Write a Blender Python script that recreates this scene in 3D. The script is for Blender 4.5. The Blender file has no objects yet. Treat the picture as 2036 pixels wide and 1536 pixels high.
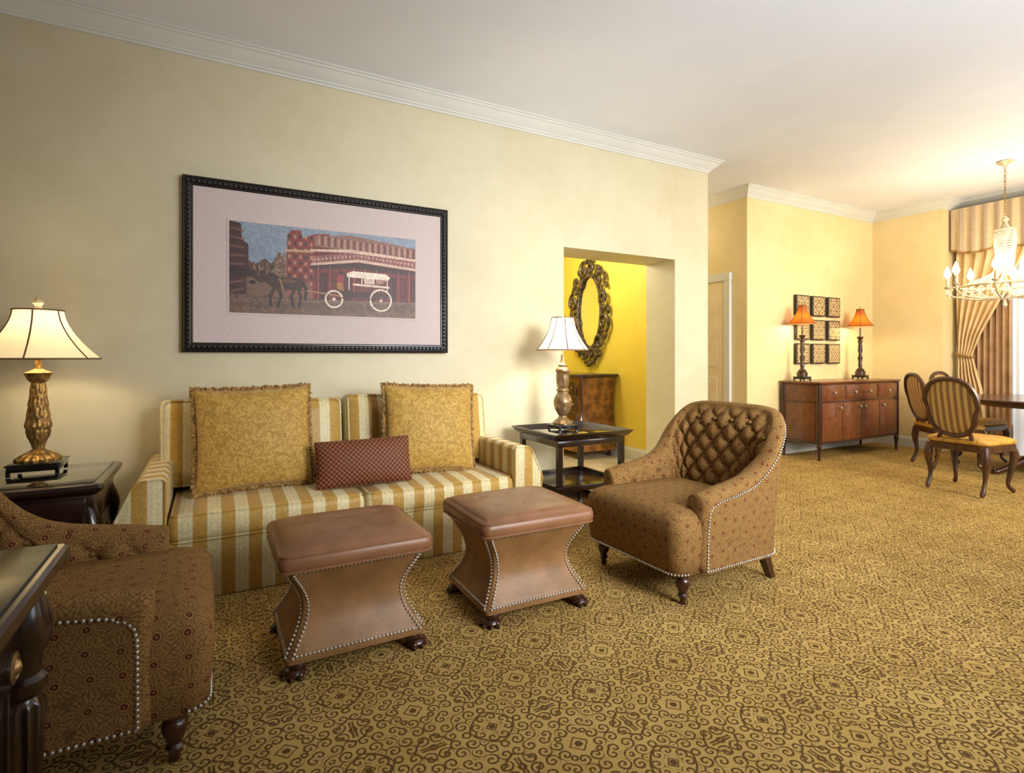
import bpy,bmesh,math,random
import numpy as np
from mathutils import Vector,Matrix
random.seed(4)
pi=math.pi
S=bpy.context.scene
COL=S.collection
# ---------------------------------------------------------------- helpers
def lin(c):
    r=[]
    for x in c:
        x/=255.0
        r.append(x/12.92 if x<=.04045 else ((x+.055)/1.055)**2.4)
    return (r[0],r[1],r[2],1)
class E:
    def __init__(s,nt,k): s.nt=nt; s.k=k
    def m(s,op,*o):
        n=s.nt.nodes.new('ShaderNodeMath'); n.operation=op
        for i,v in enumerate((s,)+o):
            k=v.k if isinstance(v,E) else v
            if isinstance(k,(int,float)): n.inputs[i].default_value=k
            else: s.nt.links.new(k,n.inputs[i])
        return E(s.nt,n.outputs[0])
    def __add__(s,o): return s.m('ADD',o)
    def __sub__(s,o): return s.m('SUBTRACT',o)
    def __mul__(s,o): return s.m('MULTIPLY',o)
    def __truediv__(s,o): return s.m('DIVIDE',o)
    def abs(s): return s.m('ABSOLUTE')
    def fract(s): return s.m('FRACT')
    def mx(s,o): return s.m('MAXIMUM',o)
    def mn(s,o): return s.m('MINIMUM',o)
    def lt(s,o): return s.m('LESS_THAN',o)
    def gt(s,o): return s.m('GREATER_THAN',o)
    def sin(s): return s.m('SINE')
    def soft(s,w,e):  # 1 when s<w
        n=s.nt.nodes.new('ShaderNodeMapRange'); n.interpolation_type='SMOOTHSTEP'
        s.nt.links.new(s.k,n.inputs[0])
        n.inputs[1].default_value=w-e; n.inputs[2].default_value=w+e
        n.inputs[3].default_value=1; n.inputs[4].default_value=0
        return E(s.nt,n.outputs[0])
def hyp(a,b): return (a*a+b*b).m('SQRT')
def newmat(name,rough=.5,metal=0,spec=.5):
    m=bpy.data.materials.new(name); m.use_nodes=True
    nt=m.node_tree; b=nt.nodes['Principled BSDF']
    b.inputs['Roughness'].default_value=rough; b.inputs['Metallic'].default_value=metal
    b.inputs['Specular IOR Level'].default_value=spec
    return m,nt,b
def coords(nt,kind='Object'):
    if kind=='World':
        g=nt.nodes.new('ShaderNodeNewGeometry'); o=g.outputs['Position']
    else:
        g=nt.nodes.new('ShaderNodeTexCoord'); o=g.outputs[kind]
    return o
def sep(nt,o):
    s=nt.nodes.new('ShaderNodeSeparateXYZ'); nt.links.new(o,s.inputs[0])
    return [E(nt,s.outputs[i]) for i in range(3)]
def noise(nt,vec,scale,detail=3,rough=.5):
    n=nt.nodes.new('ShaderNodeTexNoise'); n.inputs['Scale'].default_value=scale
    n.inputs['Detail'].default_value=detail; n.inputs['Roughness'].default_value=rough
    if vec is not None: nt.links.new(vec,n.inputs['Vector'])
    return E(nt,n.outputs[0])
def mixc(nt,f,a,b):
    n=nt.nodes.new('ShaderNodeMix'); n.data_type='RGBA'
    for k,v in ((0,f),(6,a),(7,b)):
        if isinstance(v,E): nt.links.new(v.k,n.inputs[k])
        elif isinstance(v,bpy.types.NodeSocket): nt.links.new(v,n.inputs[k])
        else: n.inputs[k].default_value=v
    return n.outputs[2]
def bump(nt,b,h,strength=.3,dist=.01):
    n=nt.nodes.new('ShaderNodeBump'); n.inputs['Strength'].default_value=strength
    n.inputs['Distance'].default_value=dist
    nt.links.new(h.k,n.inputs['Height']); nt.links.new(n.outputs[0],b.inputs['Normal'])
def setc(nt,b,c):
    if isinstance(c,bpy.types.NodeSocket): nt.links.new(c,b.inputs['Base Color'])
    else: b.inputs['Base Color'].default_value=c
def simple(name,c1,c2=None,rough=.5,metal=0,ns=6,bs=None,bstr=.2,kind='Object',spec=.5,coat=0,lo=.35,hi=.65,bd=.01):
    m,nt,b=newmat(name,rough,metal,spec)
    v=coords(nt,kind)
    c2=c2 or tuple(x*.85 for x in c1)
    n=noise(nt,v,ns,4)
    f=n.soft((lo+hi)/2,(hi-lo)/2)
    setc(nt,b,mixc(nt,f,lin(c1),lin(c2)))
    if bs: bump(nt,b,noise(nt,v,bs,3),bstr,bd)
    if coat: b.inputs['Coat Weight'].default_value=coat; b.inputs['Coat Roughness'].default_value=.08
    return m
def wood(name,c1,c2,rough=.3,axis=2,scale=9,coat=.3):
    m,nt,b=newmat(name,rough)
    mp=nt.nodes.new('ShaderNodeMapping'); nt.links.new(coords(nt),mp.inputs[0])
    sc=[scale*4]*3; sc[axis]=scale*.35; mp.inputs['Scale'].default_value=sc
    n=noise(nt,mp.outputs[0],1.0,6,.65)
    setc(nt,b,mixc(nt,n.soft(.5,.2),lin(c1),lin(c2)))
    bump(nt,b,n,.05)
    b.inputs['Coat Weight'].default_value=coat; b.inputs['Coat Roughness'].default_value=.12
    return m
def emit(name,c,st,base=None,rough=.6,trans=0):
    m,nt,b=newmat(name,rough); b.inputs['Base Color'].default_value=lin(base or c)
    b.inputs['Emission Color'].default_value=lin(c); b.inputs['Emission Strength'].default_value=st
    if trans:
        t=nt.nodes.new('ShaderNodeBsdfTranslucent'); t.inputs[0].default_value=lin(base or c)
        mx=nt.nodes.new('ShaderNodeMixShader'); mx.inputs[0].default_value=trans
        out=nt.nodes['Material Output']
        nt.links.new(b.outputs[0],mx.inputs[1]); nt.links.new(t.outputs[0],mx.inputs[2]); nt.links.new(mx.outputs[0],out.inputs[0])
    return m
# ---- geometry
def obj(name,vf,mat,parent=None,loc=(0,0,0),rot=(0,0,0),smooth=True,ang=40,**kw):
    v,f=vf
    me=bpy.data.meshes.new(name); me.from_pydata([tuple(p) for p in v],[],[tuple(q) for q in f]); me.update()
    bm=bmesh.new(); bm.from_mesh(me); bmesh.ops.recalc_face_normals(bm,faces=bm.faces); bm.to_mesh(me); bm.free()
    if smooth:
        me.shade_smooth(); me.set_sharp_from_angle(angle=math.radians(ang))
    if mat: me.materials.append(mat)
    o=bpy.data.objects.new(name,me); COL.objects.link(o)
    o.location=loc; o.rotation_euler=rot
    if parent: o.parent=parent
    for k,x in kw.items(): o[k]=x
    return o
def root(name,loc,rz,label,cat,**kw):
    o=bpy.data.objects.new(name,None); o.empty_display_size=.1; COL.objects.link(o)
    o.location=loc; o.rotation_euler=(0,0,rz); o['label']=label; o['category']=cat
    for k,x in kw.items(): o[k]=x
    return o
def struct(name,vf,mat,smooth=False,**kw):
    return obj(name,vf,mat,smooth=smooth,kind='structure',**kw)
def join(*a):
    V=[];F=[]
    for v,f in a:
        n=len(V); V+=list(v); F+=[[i+n for i in q] for q in f]
    return V,F
def xf(vf,loc=(0,0,0),rot=(0,0,0),sc=(1,1,1)):
    from mathutils import Euler
    M=Matrix.Translation(loc)@Euler(rot).to_matrix().to_4x4()@Matrix.Diagonal((*sc,1))
    return [M@Vector(p) for p in vf[0]],vf[1]
def box(x0,x1,y0,y1,z0,z1,b=0,seg=2):
    bm=bmesh.new(); bmesh.ops.create_cube(bm,size=1)
    for v in bm.verts:
        v.co=Vector(((x0+x1)/2+v.co.x*(x1-x0),(y0+y1)/2+v.co.y*(y1-y0),(z0+z1)/2+v.co.z*(z1-z0)))
    if b: bmesh.ops.bevel(bm,geom=list(bm.edges),offset=b,segments=seg,profile=.5,affect='EDGES')
    bm.verts.index_update(); r=([v.co.copy() for v in bm.verts],[[v.index for v in f.verts] for f in bm.faces])
    bm.free(); return r
def lathe(prof,seg=28,c=(0,0,0),mod=None,sub=0):
    if sub:
        p2=[]
        for (r0,z0),(r1,z1) in zip(prof,prof[1:]):
            for k in range(sub): t=k/sub; p2.append((r0+(r1-r0)*t,z0+(z1-z0)*t))
        p2.append(prof[-1]); prof=p2
    V=[];F=[]
    for r,z in prof:
        for i in range(seg):
            a=2*pi*i/seg; k=mod(a,z) if mod else 1
            V.append((c[0]+r*k*math.cos(a),c[1]+r*k*math.sin(a),c[2]+z))
    n=len(prof)
    for j in range(n-1):
        for i in range(seg):
            F.append([j*seg+i,j*seg+(i+1)%seg,(j+1)*seg+(i+1)%seg,(j+1)*seg+i])
    if prof[0][0]>1e-4: F.append(list(range(seg))[::-1])
    if prof[-1][0]>1e-4: F.append([(n-1)*seg+i for i in range(seg)])
    return V,F
def openlathe(prof,seg=32,c=(0,0,0),mod=None):
    v,f=lathe(prof,seg,c,mod); return v,[q for q in f if len(q)==4]
def tube(path,rad,seg=8,closed=False,flat=1):
    P=[Vector(p) for p in path]; n=len(P)
    R=rad if isinstance(rad,(list,tuple)) else [rad]*n
    V=[];F=[]; up=None
    for i in range(n):
        if closed: t=(P[(i+1)%n]-P[i-1])
        else: t=P[min(i+1,n-1)]-P[max(i-1,0)]
        t.normalize()
        if up is None:
            up=Vector((0,0,1)) if abs(t.z)<.9 else Vector((1,0,0))
        a=up-t*up.dot(t)
        if a.length<1e-5: a=t.orthogonal()
        a.normalize(); up=a; b=t.cross(a)
        for k in range(seg):
            th=2*pi*k/seg
            V.append(P[i]+a*(math.cos(th)*R[i])+b*(math.sin(th)*R[i]*flat))
    m=n if closed else n-1
    for i in range(m):
        for k in range(seg):
            j=(i+1)%n
            F.append([i*seg+k,i*seg+(k+1)%seg,j*seg+(k+1)%seg,j*seg+k])
    if not closed:
        F.append(list(range(seg))[::-1]); F.append([(n-1)*seg+k for k in range(seg)])
    return V,F
def curve(pts,n=8):
    P=[Vector(p) for p in pts]; out=[]
    for i in range(len(P)-1):
        p0=P[max(i-1,0)];p1=P[i];p2=P[i+1];p3=P[min(i+2,len(P)-1)]
        for k in range(n):
            t=k/n
            out.append(.5*((2*p1)+(p2-p0)*t+(2*p0-5*p1+4*p2-p3)*t*t+(3*p1-p0-3*p2+p3)*t**3))
    out.append(P[-1]); return out
def lerpr(rs,n):
    return list(np.interp(np.linspace(0,1,n),np.linspace(0,1,len(rs)),rs))
def loft(rings,cap=True):
    m=len(rings[0]); V=[p for r in rings for p in r]; F=[]
    for j in range(len(rings)-1):
        for i in range(m):
            F.append([j*m+i,j*m+(i+1)%m,(j+1)*m+(i+1)%m,(j+1)*m+i])
    if cap: F.append(list(range(m))[::-1]); F.append([(len(rings)-1)*m+i for i in range(m)])
    return V,F
def rrect(hx,hy,z,r,cx=0,cy=0,k=5):
    o=[]
    for sx,sy,a0 in ((1,1,0),(-1,1,pi/2),(-1,-1,pi),(1,-1,1.5*pi)):
        for i in range(k):
            a=a0+pi/2*i/(k-1)
            o.append((cx+sx*(hx-r)+r*math.cos(a),cy+sy*(hy-r)+r*math.sin(a),z))
    return o
def ell(c,r,seg=12,e1=1,e2=1):
    def p(x,e): return math.copysign(abs(x)**e,x)
    V=[];F=[];n=seg//2+1
    for j in range(n+1):
        ph=-pi/2+pi*j/n
        for i in range(seg):
            th=2*pi*i/seg
            V.append((c[0]+r[0]*p(math.cos(ph),e1)*p(math.cos(th),e2),c[1]+r[1]*p(math.cos(ph),e1)*p(math.sin(th),e2),c[2]+r[2]*p(math.sin(ph),e1)))
    for j in range(n):
        for i in range(seg):
            F.append([j*seg+i,j*seg+(i+1)%seg,(j+1)*seg+(i+1)%seg,(j+1)*seg+i])
    return V,F
def prism(pts,a0,a1,plane='xz',b=0):
    n=len(pts)
    def mk(p,a):
        if plane=='xz': return (p[0],a,p[1])
        if plane=='yz': return (a,p[0],p[1])
        return (p[0],p[1],a)
    V=[mk(p,a0) for p in pts]+[mk(p,a1) for p in pts]
    F=[list(range(n))[::-1],list(range(n,2*n))]+[[i,(i+1)%n,n+(i+1)%n,n+i] for i in range(n)]
    if b:
        bm=bmesh.new(); vs=[bm.verts.new(v) for v in V]
        for f in F: bm.faces.new([vs[i] for i in f])
        bmesh.ops.recalc_face_normals(bm,faces=bm.faces)
        bmesh.ops.bevel(bm,geom=list(bm.edges),offset=b,segments=2,profile=.5,affect='EDGES')
        bm.verts.index_update()
        V=[v.co.copy() for v in bm.verts]; F=[[v.index for v in f.verts] for f in bm.faces]; bm.free()
    return V,F
def beads(pts,r,squash=1,seg=6):
    return join(*[ell(p,(r,r,r),seg) for p in pts])
def resample(path,step):
    P=[Vector(p) for p in path]; out=[P[0]]; acc=0
    for a,b in zip(P,P[1:]):
        L=(b-a).length; d=step-acc
        while d<=L and L>0:
            out.append(a+(b-a)*(d/L)); d+=step
        acc=(acc+L)%step
    return out
def grid(fn,nu,nv):
    V=[fn(i/nu,j/nv) for j in range(nv+1) for i in range(nu+1)]
    F=[[j*(nu+1)+i,j*(nu+1)+i+1,(j+1)*(nu+1)+i+1,(j+1)*(nu+1)+i] for j in range(nv) for i in range(nu)]
    return V,F
def copytree(src,loc,rz):
    o=src.copy(); COL.objects.link(o); o.location=loc; o.rotation_euler=(0,0,rz)
    for c in list(src.children):
        d=c.copy(); d.parent=o; COL.objects.link(d)
        for e in list(c.children):
            g=e.copy(); g.parent=d; COL.objects.link(g)
    return o
# ---------------------------------------------------------------- materials
def wallmat(name,c1,c2):
    m,nt,b=newmat(name,.5,0,.35)
    v=coords(nt,'World'); n=noise(nt,v,1.1,5,.6); n2=noise(nt,v,9,4,.6)
    f=(n*.7+n2*.3).soft(.5,.16)
    setc(nt,b,mixc(nt,f,lin(c1),lin(c2)))
    bump(nt,b,noise(nt,v,60,2),.04)
    return m
M_wall=wallmat('wall_cream',(208,199,170),(198,188,156))
M_wally=wallmat('wall_yellow',(234,210,92),(226,200,76))
M_walld=wallmat('wall_lit_warm',(224,206,160),(214,195,144))  # warmth of the light on these walls is put into their colour
M_ceil=simple('ceiling_paint',(230,235,245),(226,232,243),.7,ns=2,kind='World',spec=.2)
M_trim=simple('trim_white',(212,213,208),(208,209,204),.55,ns=3,kind='World',spec=.25)
def carpet():
    m,nt,b=newmat('carpet',.95,0,.1)
    v=coords(nt,'World')
    x,y,z=sep(nt,v)
    nz=noise(nt,v,60,1); nz2=noise(nt,v,67,1)
    Sz=.40
    xx=x/Sz+(nz-.5)*.015; yy=y/Sz+(nz2-.5)*.015
    X=(xx.fract()-.5).abs(); Y=(yy.fract()-.5).abs()
    a=X.mx(Y); c=X.mn(Y)
    def ring(cx,cy,r): return (hyp(a-cx,c-cy)-r).abs()
    def disc(cx,cy,r): return (hyp(a-cx,c-cy)-r).mx(0)
    def spiral(cx,cy,R,pitch,ph=0,s=1):
        dx=a-cx; dy=c-cy; r=hyp(dx,dy)
        th=dy.m('ARCTAN2',dx)*(s/(2*pi))
        return ((r/pitch-th+ph).fract()-.5).abs()*pitch+r.gt(R)*1.0
    d=(a+c-.080).abs()
    P=.042
    for e in (disc(0,0,.022),
              spiral(.155,.058,.058,P,.2),spiral(.275,.058,.062,P,.5,-1),spiral(.395,.058,.062,P,.15),
              spiral(.215,.170,.060,P,.8,-1),spiral(.335,.168,.062,P,.3),spiral(.448,.168,.056,P,.6,-1),
              spiral(.285,.275,.050,P,.1),spiral(.395,.280,.062,P,.7,-1),
              spiral(.455,.385,.056,P,.25),spiral(.36,.36,.034,P,.5),
              (a+c-.95).abs(),disc(.5,.5,.020),(a-.487).abs()+(c-.10).gt(0)*1.0,
              ring(.5,0,.026),ring(.5,.275,.030),ring(.115,.115,.022),
              ring(.62,.62,.335),ring(.62,-.12,.295)+(c-.02).lt(0)*1.0):
        d=d.mn(e)
    line=d.soft(.0086,.0042)
    base=mixc(nt,noise(nt,v,3,3).soft(.5,.2),lin((204,172,104)),lin((188,156,90)))
    fine=noise(nt,v,260,2,.7)
    base=mixc(nt,fine.soft(.5,.15)*.35,base,lin((136,108,56)))
    c=mixc(nt,line*.88,base,lin((76,48,24)))
    setc(nt,b,c)
    bump(nt,b,fine-line*.3,.5,.004)
    return m
M_carpet=carpet()
def tilemat():
    m,nt,b=newmat('marble_tile',.15)
    v=coords(nt,'World'); x,y,z=sep(nt,v)
    g=((x/.4).fract()-.5).abs().mx(((y/.4).fract()-.5).abs())
    n=noise(nt,v,4,6,.7)
    c=mixc(nt,n.soft(.5,.2),lin((222,205,170)),lin((196,176,138)))
    setc(nt,b,mixc(nt,g.gt(.492),c,lin((150,130,100)))); return m
M_tile=tilemat()
def stripes(name,gold,cream,per,line=None,byn=False,axis=0,rough=.55,sheen=.3,off=0):
    m,nt,b=newmat(name,rough,0,.3)
    v=coords(nt); s=sep(nt,v)
    t=s[axis]
    if byn:
        g=nt.nodes.new('ShaderNodeNewGeometry'); nn=sep(nt,g.outputs['Normal'])
        k=nn[1].abs().gt(.75)
        t=k*s[0]+(k*-1+1)*s[1]
    u=(t/per+off+noise(nt,v,20,2)*.03).fract()
    isg=(u-.5).abs().soft(.25,.02)
    n=noise(nt,v,90,3,.7)
    cg=mixc(nt,n.soft(.5,.2),lin(gold),lin(tuple(x*.86 for x in gold)))
    cc=mixc(nt,n.soft(.5,.2),lin(cream),lin(tuple(x*.86 for x in cream)))
    if line:
        l=((u-.10).abs().mn((u-.90).abs())).soft(.018,.01)
        cc=mixc(nt,l*.7,cc,lin(line))
    setc(nt,b,mixc(nt,isg,cc,cg))
    bump(nt,b,n,.15,.004); b.inputs['Sheen Weight'].default_value=sheen
    return m
GOLD=(190,150,72); CREAM=(226,212,166)
M_sofa=stripes('sofa_stripe',GOLD,CREAM,.125,line=(206,182,122),sheen=.1,rough=.45)
M_sofaarm=stripes('sofa_arm_stripe',GOLD,CREAM,.125,line=(206,182,122),byn=True,sheen=.1,rough=.45)
M_dstripe=stripes('dining_chair_stripe',(206,166,92),(140,104,56),.05,axis=1)
M_val=stripes('valance_stripe',(208,184,144),(184,164,138),.12,axis=1,line=(150,124,92),rough=.6)
def paisley():
    m,nt,b=newmat('gold_paisley',.55,0,.3)
    v=coords(nt)
    w=noise(nt,v,16,2); w2=noise(nt,v,38,3,.6)
    r=((w*34).sin()).soft(.0,.7)
    r2=((w2*26).sin()).soft(.0,.6)
    f=r*.5+r2*.5
    c=mixc(nt,f,lin((206,168,84)),lin((166,128,52)))
    setc(nt,b,mixc(nt,noise(nt,v,160,2).soft(.5,.15)*.35,c,lin((134,98,38))))
    bump(nt,b,f*-1+noise(nt,v,150,2),.35,.004); b.inputs['Sheen Weight'].default_value=.2
    return m
M_pais=paisley()
M_fringe=simple('gold_fringe',(182,142,80),(128,92,46),.8,ns=60,bs=140,bstr=.8)
def lattice():
    m,nt,b=newmat('red_lattice',.7)
    v=coords(nt); x,y,z=sep(nt,v)
    p=((x+z)/.028).fract()-.5; q=((x-z)/.028).fract()-.5
    l=p.abs().mn(q.abs()); dot=p.abs().mx(q.abs())
    c=mixc(nt,l.soft(.08,.05),lin((94,34,18)),lin((158,106,56)))
    c=mixc(nt,dot.gt(.42)*.7,c,lin((54,22,14)))
    setc(nt,b,c); bump(nt,b,l*-1,.4,.003); return m
M_lat=lattice()
def floral():
    m,nt,b=newmat('armchair_floral',.85,0,.18)
    v=coords(nt); x,y,z=sep(nt,v)
    tc=nt.nodes.new('ShaderNodeTexCoord'); nx,ny,nn=[q.abs() for q in sep(nt,tc.outputs['Normal'])]
    kz=nn.gt(nx.mx(ny)); ky=(kz*-1+1)*ny.gt(nx)
    kx=(kz+ky)*-1+1
    U=kx*y+(kx*-1+1)*x; Vv=kz*y+(kz*-1+1)*z
    cmb=nt.nodes.new('ShaderNodeCombineXYZ'); nt.links.new(U.k,cmb.inputs[0]); nt.links.new(Vv.k,cmb.inputs[1])
    vo=nt.nodes.new('ShaderNodeTexVoronoi'); vo.voronoi_dimensions='2D'; vo.inputs['Scale'].default_value=13; vo.inputs['Randomness'].default_value=.35
    nt.links.new(cmb.outputs[0],vo.inputs['Vector'])
    d=E(nt,vo.outputs['Distance'])
    vm=nt.nodes.new('ShaderNodeVectorMath'); vm.operation='SUBTRACT'
    nt.links.new(cmb.outputs[0],vm.inputs[0]); nt.links.new(vo.outputs['Position'],vm.inputs[1])
    dx,dy,_z=sep(nt,vm.outputs[0])
    ang=dy.m('ARCTAN2',dx)
    rays=((ang*20).sin()).soft(0.1,.5)
    n=noise(nt,v,110,4,.7)
    base=mixc(nt,n.soft(.5,.14),lin((136,100,56)),lin((96,68,38)))
    band=d.gt(.22)*d.lt(.62)
    c=mixc(nt,rays*band*.36,base,lin((176,140,80)))
    c=mixc(nt,((d*44).sin()).gt(.6)*.22,c,lin((70,46,28)))
    c=mixc(nt,(d-.150).abs().soft(.018,.01)*.6,c,lin((178,128,72)))
    c=mixc(nt,d.soft(.11,.01)*.9,c,lin((80,34,24)))
    c=mixc(nt,d.soft(.04,.01),c,lin((150,104,60)))
    setc(nt,b,c); bump(nt,b,n,.2,.004)
    return m
M_flor=floral()
def croc(name,c1,c2,sc,bs,ed=.3,rough=.42):
    m,nt,b=newmat(name,rough,0,.45)
    v=coords(nt)
    vo=nt.nodes.new('ShaderNodeTexVoronoi'); vo.feature='DISTANCE_TO_EDGE'; vo.inputs['Scale'].default_value=sc; vo.inputs['Randomness'].default_value=.5
    nt.links.new(v,vo.inputs['Vector']); d=E(nt,vo.outputs['Distance'])
    c=mixc(nt,noise(nt,v,9,3).soft(.5,.2),lin(c1),lin(c2))
    setc(nt,b,mixc(nt,d.soft(.06,.05)*ed,c,lin(tuple(k*.6 for k in c1))))
    bump(nt,b,d.m('MINIMUM',.15),bs,.005); return m
M_croc=croc('croc_leather',(152,112,70),(132,96,58),85,.25,.28,.46)
M_leath=croc('brown_leather',(146,102,72),(128,88,60),100,.15,.12,.36)
M_nail=simple('nailhead_metal',(215,210,200),(180,175,165),.28,.6)
M_esp=wood('espresso_wood',(44,26,20),(24,13,10),.22,coat=.6)
M_blk=simple('black_lacquer',(22,18,17),(14,12,12),.2,coat=.5)
M_gloss=simple('dark_glass_top',(26,24,22),(18,17,16),.06,coat=1)
M_mah=wood('mahogany',(70,34,22),(42,19,12),.3,coat=.5)
M_side=wood('cherry_veneer',(116,66,38),(82,44,24),.34,axis=0,scale=6,coat=.3)
M_burl=simple('burl_veneer',(120,70,38),(92,50,26),.34,ns=16,coat=.3,lo=.2,hi=.8)
M_burl2=simple('chest_burl',(136,88,38),(80,46,20),.34,ns=12,coat=.3,lo=.3,hi=.7)
M_chwood=wood('walnut_carved',(84,50,28),(46,25,14),.35)
M_brass=simple('antique_brass',(186,148,84),(112,86,46),.36,.6,ns=40,bs=50,bstr=.5,lo=.3,hi=.7)
M_bronze=simple('mottled_bronze',(176,146,104),(116,90,62),.3,.6,ns=22,lo=.25,hi=.75)
M_frame=simple('frame_black',(26,22,24),(14,12,14),.25,coat=.4)
M_mat=simple('linen_mat',(204,188,186),(196,180,178),.8,ns=80,bs=300,bstr=.2)
M_pew=simple('carved_gold_frame',(112,94,62),(42,35,25),.45,.3,ns=25)
M_shade=emit('cream_lampshade',(255,220,156),.62,base=(240,226,190),trans=.12)
M_shade2=emit('white_lampshade',(255,236,196),.85,base=(245,236,212),trans=.12)
M_amber=emit('amber_lampshade',(200,90,10),.05,base=(150,76,14),trans=.3)
M_strim=simple('shade_trim_brown',(126,94,58),(100,74,44),.7)
M_bulb=emit('candle_bulb',(255,226,176),60)
M_ivory=simple('ivory_metal',(204,192,164),(168,152,120),.4,ns=30)
M_cryst,_nt,_b=newmat('crystal_bead',.05,0,.9); _b.inputs['Base Color'].default_value=lin((240,234,220)); _b.inputs['Transmission Weight'].default_value=.45
M_drape=simple('gold_drape',(218,190,144),(198,168,120),.5,ns=4,bs=120,bstr=.1)
M_drape2=simple('bronze_drape',(172,136,98),(142,108,74),.5,ns=4)
M_sheer=emit('sheer_curtain_glow',(216,228,240),.32,base=(215,218,220))  # emission stands in for daylight through the sheer and the window pane
M_seatgold=simple('gold_seat_fabric',(196,148,60),(166,120,42),.6,ns=30,bs=90)
M_knob=simple('aged_metal_knob',(170,150,120),(110,95,70),.3,.9)
M_mirror,_,_b=newmat('mirror_glass',.03,1.0); _b.inputs['Base Color'].default_value=(.85,.85,.8,1)
M_door=simple('door_paint',(228,214,180),(222,206,170),.45,kind='World')
def goldpanel():
    m,nt,b=newmat('embossed_panel',.5,.1)
    v=coords(nt); x,y,z=sep(nt,v)
    oi=nt.nodes.new('ShaderNodeObjectInfo'); r=E(nt,oi.outputs['Random'])
    s=r*5+7
    X=((x*s+r).fract()-.5).abs(); Z=((z*s+r*3).fract()-.5).abs()
    a=X.mx(Z); c=X.mn(Z)
    d=(hyp(a-.3,c-.15)-.12).abs().mn((a+c-.16).abs()).mn((hyp(a-.5,c-.5)-.22).abs()).mn((a+c-.85).abs())
    edge=(x.abs().mx(z.abs())).gt(.116)
    f=d.soft(.045,.02)*(edge*-1+1)
    setc(nt,b,mixc(nt,f,lin((48,37,28)),lin((200,174,124))))
    bump(nt,b,d*-1,.3,.003); return m
M_panel=goldpanel()
# ---------------------------------------------------------------- room shell
CZ=3.2
struct('floor',box(-3.2,9.0,-3.0,4.41,-.1,0),M_carpet)
struct('floor_corridor',box(4.33,9.0,4.41,7.0,-.1,0),M_carpet)
struct('floor_vestibule',box(2.3,4.33,4.41,7.0,-.1,.002),M_tile)
struct('floor_threshold',box(2.70,4.02,4.0,4.41,-.05,.003),M_tile)
struct('ceiling',box(-3.2,9.0,-3.0,7.2,CZ,CZ+.1),M_ceil)
struct('wall_back',prism([(-3.2,0),(2.70,0),(2.70,2.16),(4.02,2.16),(4.02,0),(4.48,0),(4.48,CZ),(-3.2,CZ)],4.0,4.41),M_wall)
struct('wall_left_unseen',box(-3.3,-3.2,-3.0,4.41,0,CZ),M_wall)  # unseen wall added to cut ambient light and darken the left side
struct('wall_front_unseen',box(-3.2,2.6,-3.1,-3.0,0,CZ),M_wall)  # unseen wall behind the camera, added to cut ambient light; right part open
struct('wall_vestibule',box(4.33,4.48,4.41,7.0,0,CZ),M_wally)
struct('wall_vestibule_back',box(2.2,4.33,6.9,7.1,0,CZ),M_wally)
struct('wall_vestibule_left',box(2.2,2.35,4.41,6.9,0,CZ),M_wally)
struct('ceiling_vestibule',box(2.35,4.33,4.41,6.9,2.7,2.8),M_ceil)
struct('wall_corridor_back',box(4.48,5.55,6.8,7.0,0,CZ),M_walld)
struct('wall_corridor',box(5.55,5.75,4.57,7.0,0,CZ),M_walld)
struct('wall_dining',box(5.55,8.35,4.37,4.57,0,CZ),M_walld)
struct('wall_right',box(8.18,8.70,3.52,4.37,0,CZ),M_walld)
struct('wall_window',prism([(3.52,0),(3.52,CZ),(-3,CZ),(-3,0)][::-1],8.56,8.72,'yz'),M_walld)
CP=[(0,0),(.115,0),(.115,-.010),(.102,-.014),(.098,-.024),(.085,-.030),(.070,-.048),(.045,-.072),(.025,-.086),(.023,-.096),(.012,-.100),(.010,-.115),(0,-.115)]
def sweep(p0,p1,n,prof,z,m0=0,m1=0):
    R=[]; dx,dy=p1[0]-p0[0],p1[1]-p0[1]; L=math.hypot(dx,dy); dx/=L;dy/=L
    for p,s in ((p0,-m0),(p1,m1)):
        R.append([(p[0]+n[0]*d+dx*s*d,p[1]+n[1]*d+dy*s*d,z+h) for d,h in prof])
    return loft(R)
crowns=[((-3.2,4.0),(4.48,4.0),(0,-1),0,1),((4.48,4.0),(4.48,6.8),(1,0),1,0),((5.55,4.37),(5.55,6.8),(-1,0),1,0),
 ((5.55,4.37),(8.18,4.37),(0,-1),1,-1),((8.18,3.52),(8.18,4.37),(-1,0),1,-1),((8.18,3.52),(8.56,3.52),(0,-1),1,-1),((8.56,-3),(8.56,3.52),(-1,0),0,-1)]
for i,(a,b_,n,m0,m1) in enumerate(crowns): struct('trim_%d'%(i+1),sweep(a,b_,n,CP,CZ,m0,m1),M_trim,smooth=True,ang=25)
BP=[(0,0),(.02,0),(.02,.11),(.014,.125),(.010,.14),(0,.14)]
for nm,a,b_,n,m0,m1 in (('back',(-3.2,4.0),(2.70,4.0),(0,-1),0,0),('pier',(4.02,4.0),(4.48,4.0),(0,-1),1,1),('jamb',(4.02,4.0),(4.02,4.41),(-1,0),1,0),
   ('vestibule',(4.33,4.41),(4.33,6.9),(-1,0),0,0),('vestibule_back',(2.35,6.9),(4.33,6.9),(0,-1),0,0),('dining',(5.55,4.37),(8.18,4.37),(0,-1),1,-1),
   ('right',(8.18,3.52),(8.18,4.37),(-1,0),1,-1),('window',(8.56,-3),(8.56,3.52),(-1,0),0,0),('corridor',(5.55,4.37),(5.55,4.56),(-1,0),1,0)):
    struct('baseboard_'+nm,sweep(a,b_,n,BP,0,m0,m1),M_trim)
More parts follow.
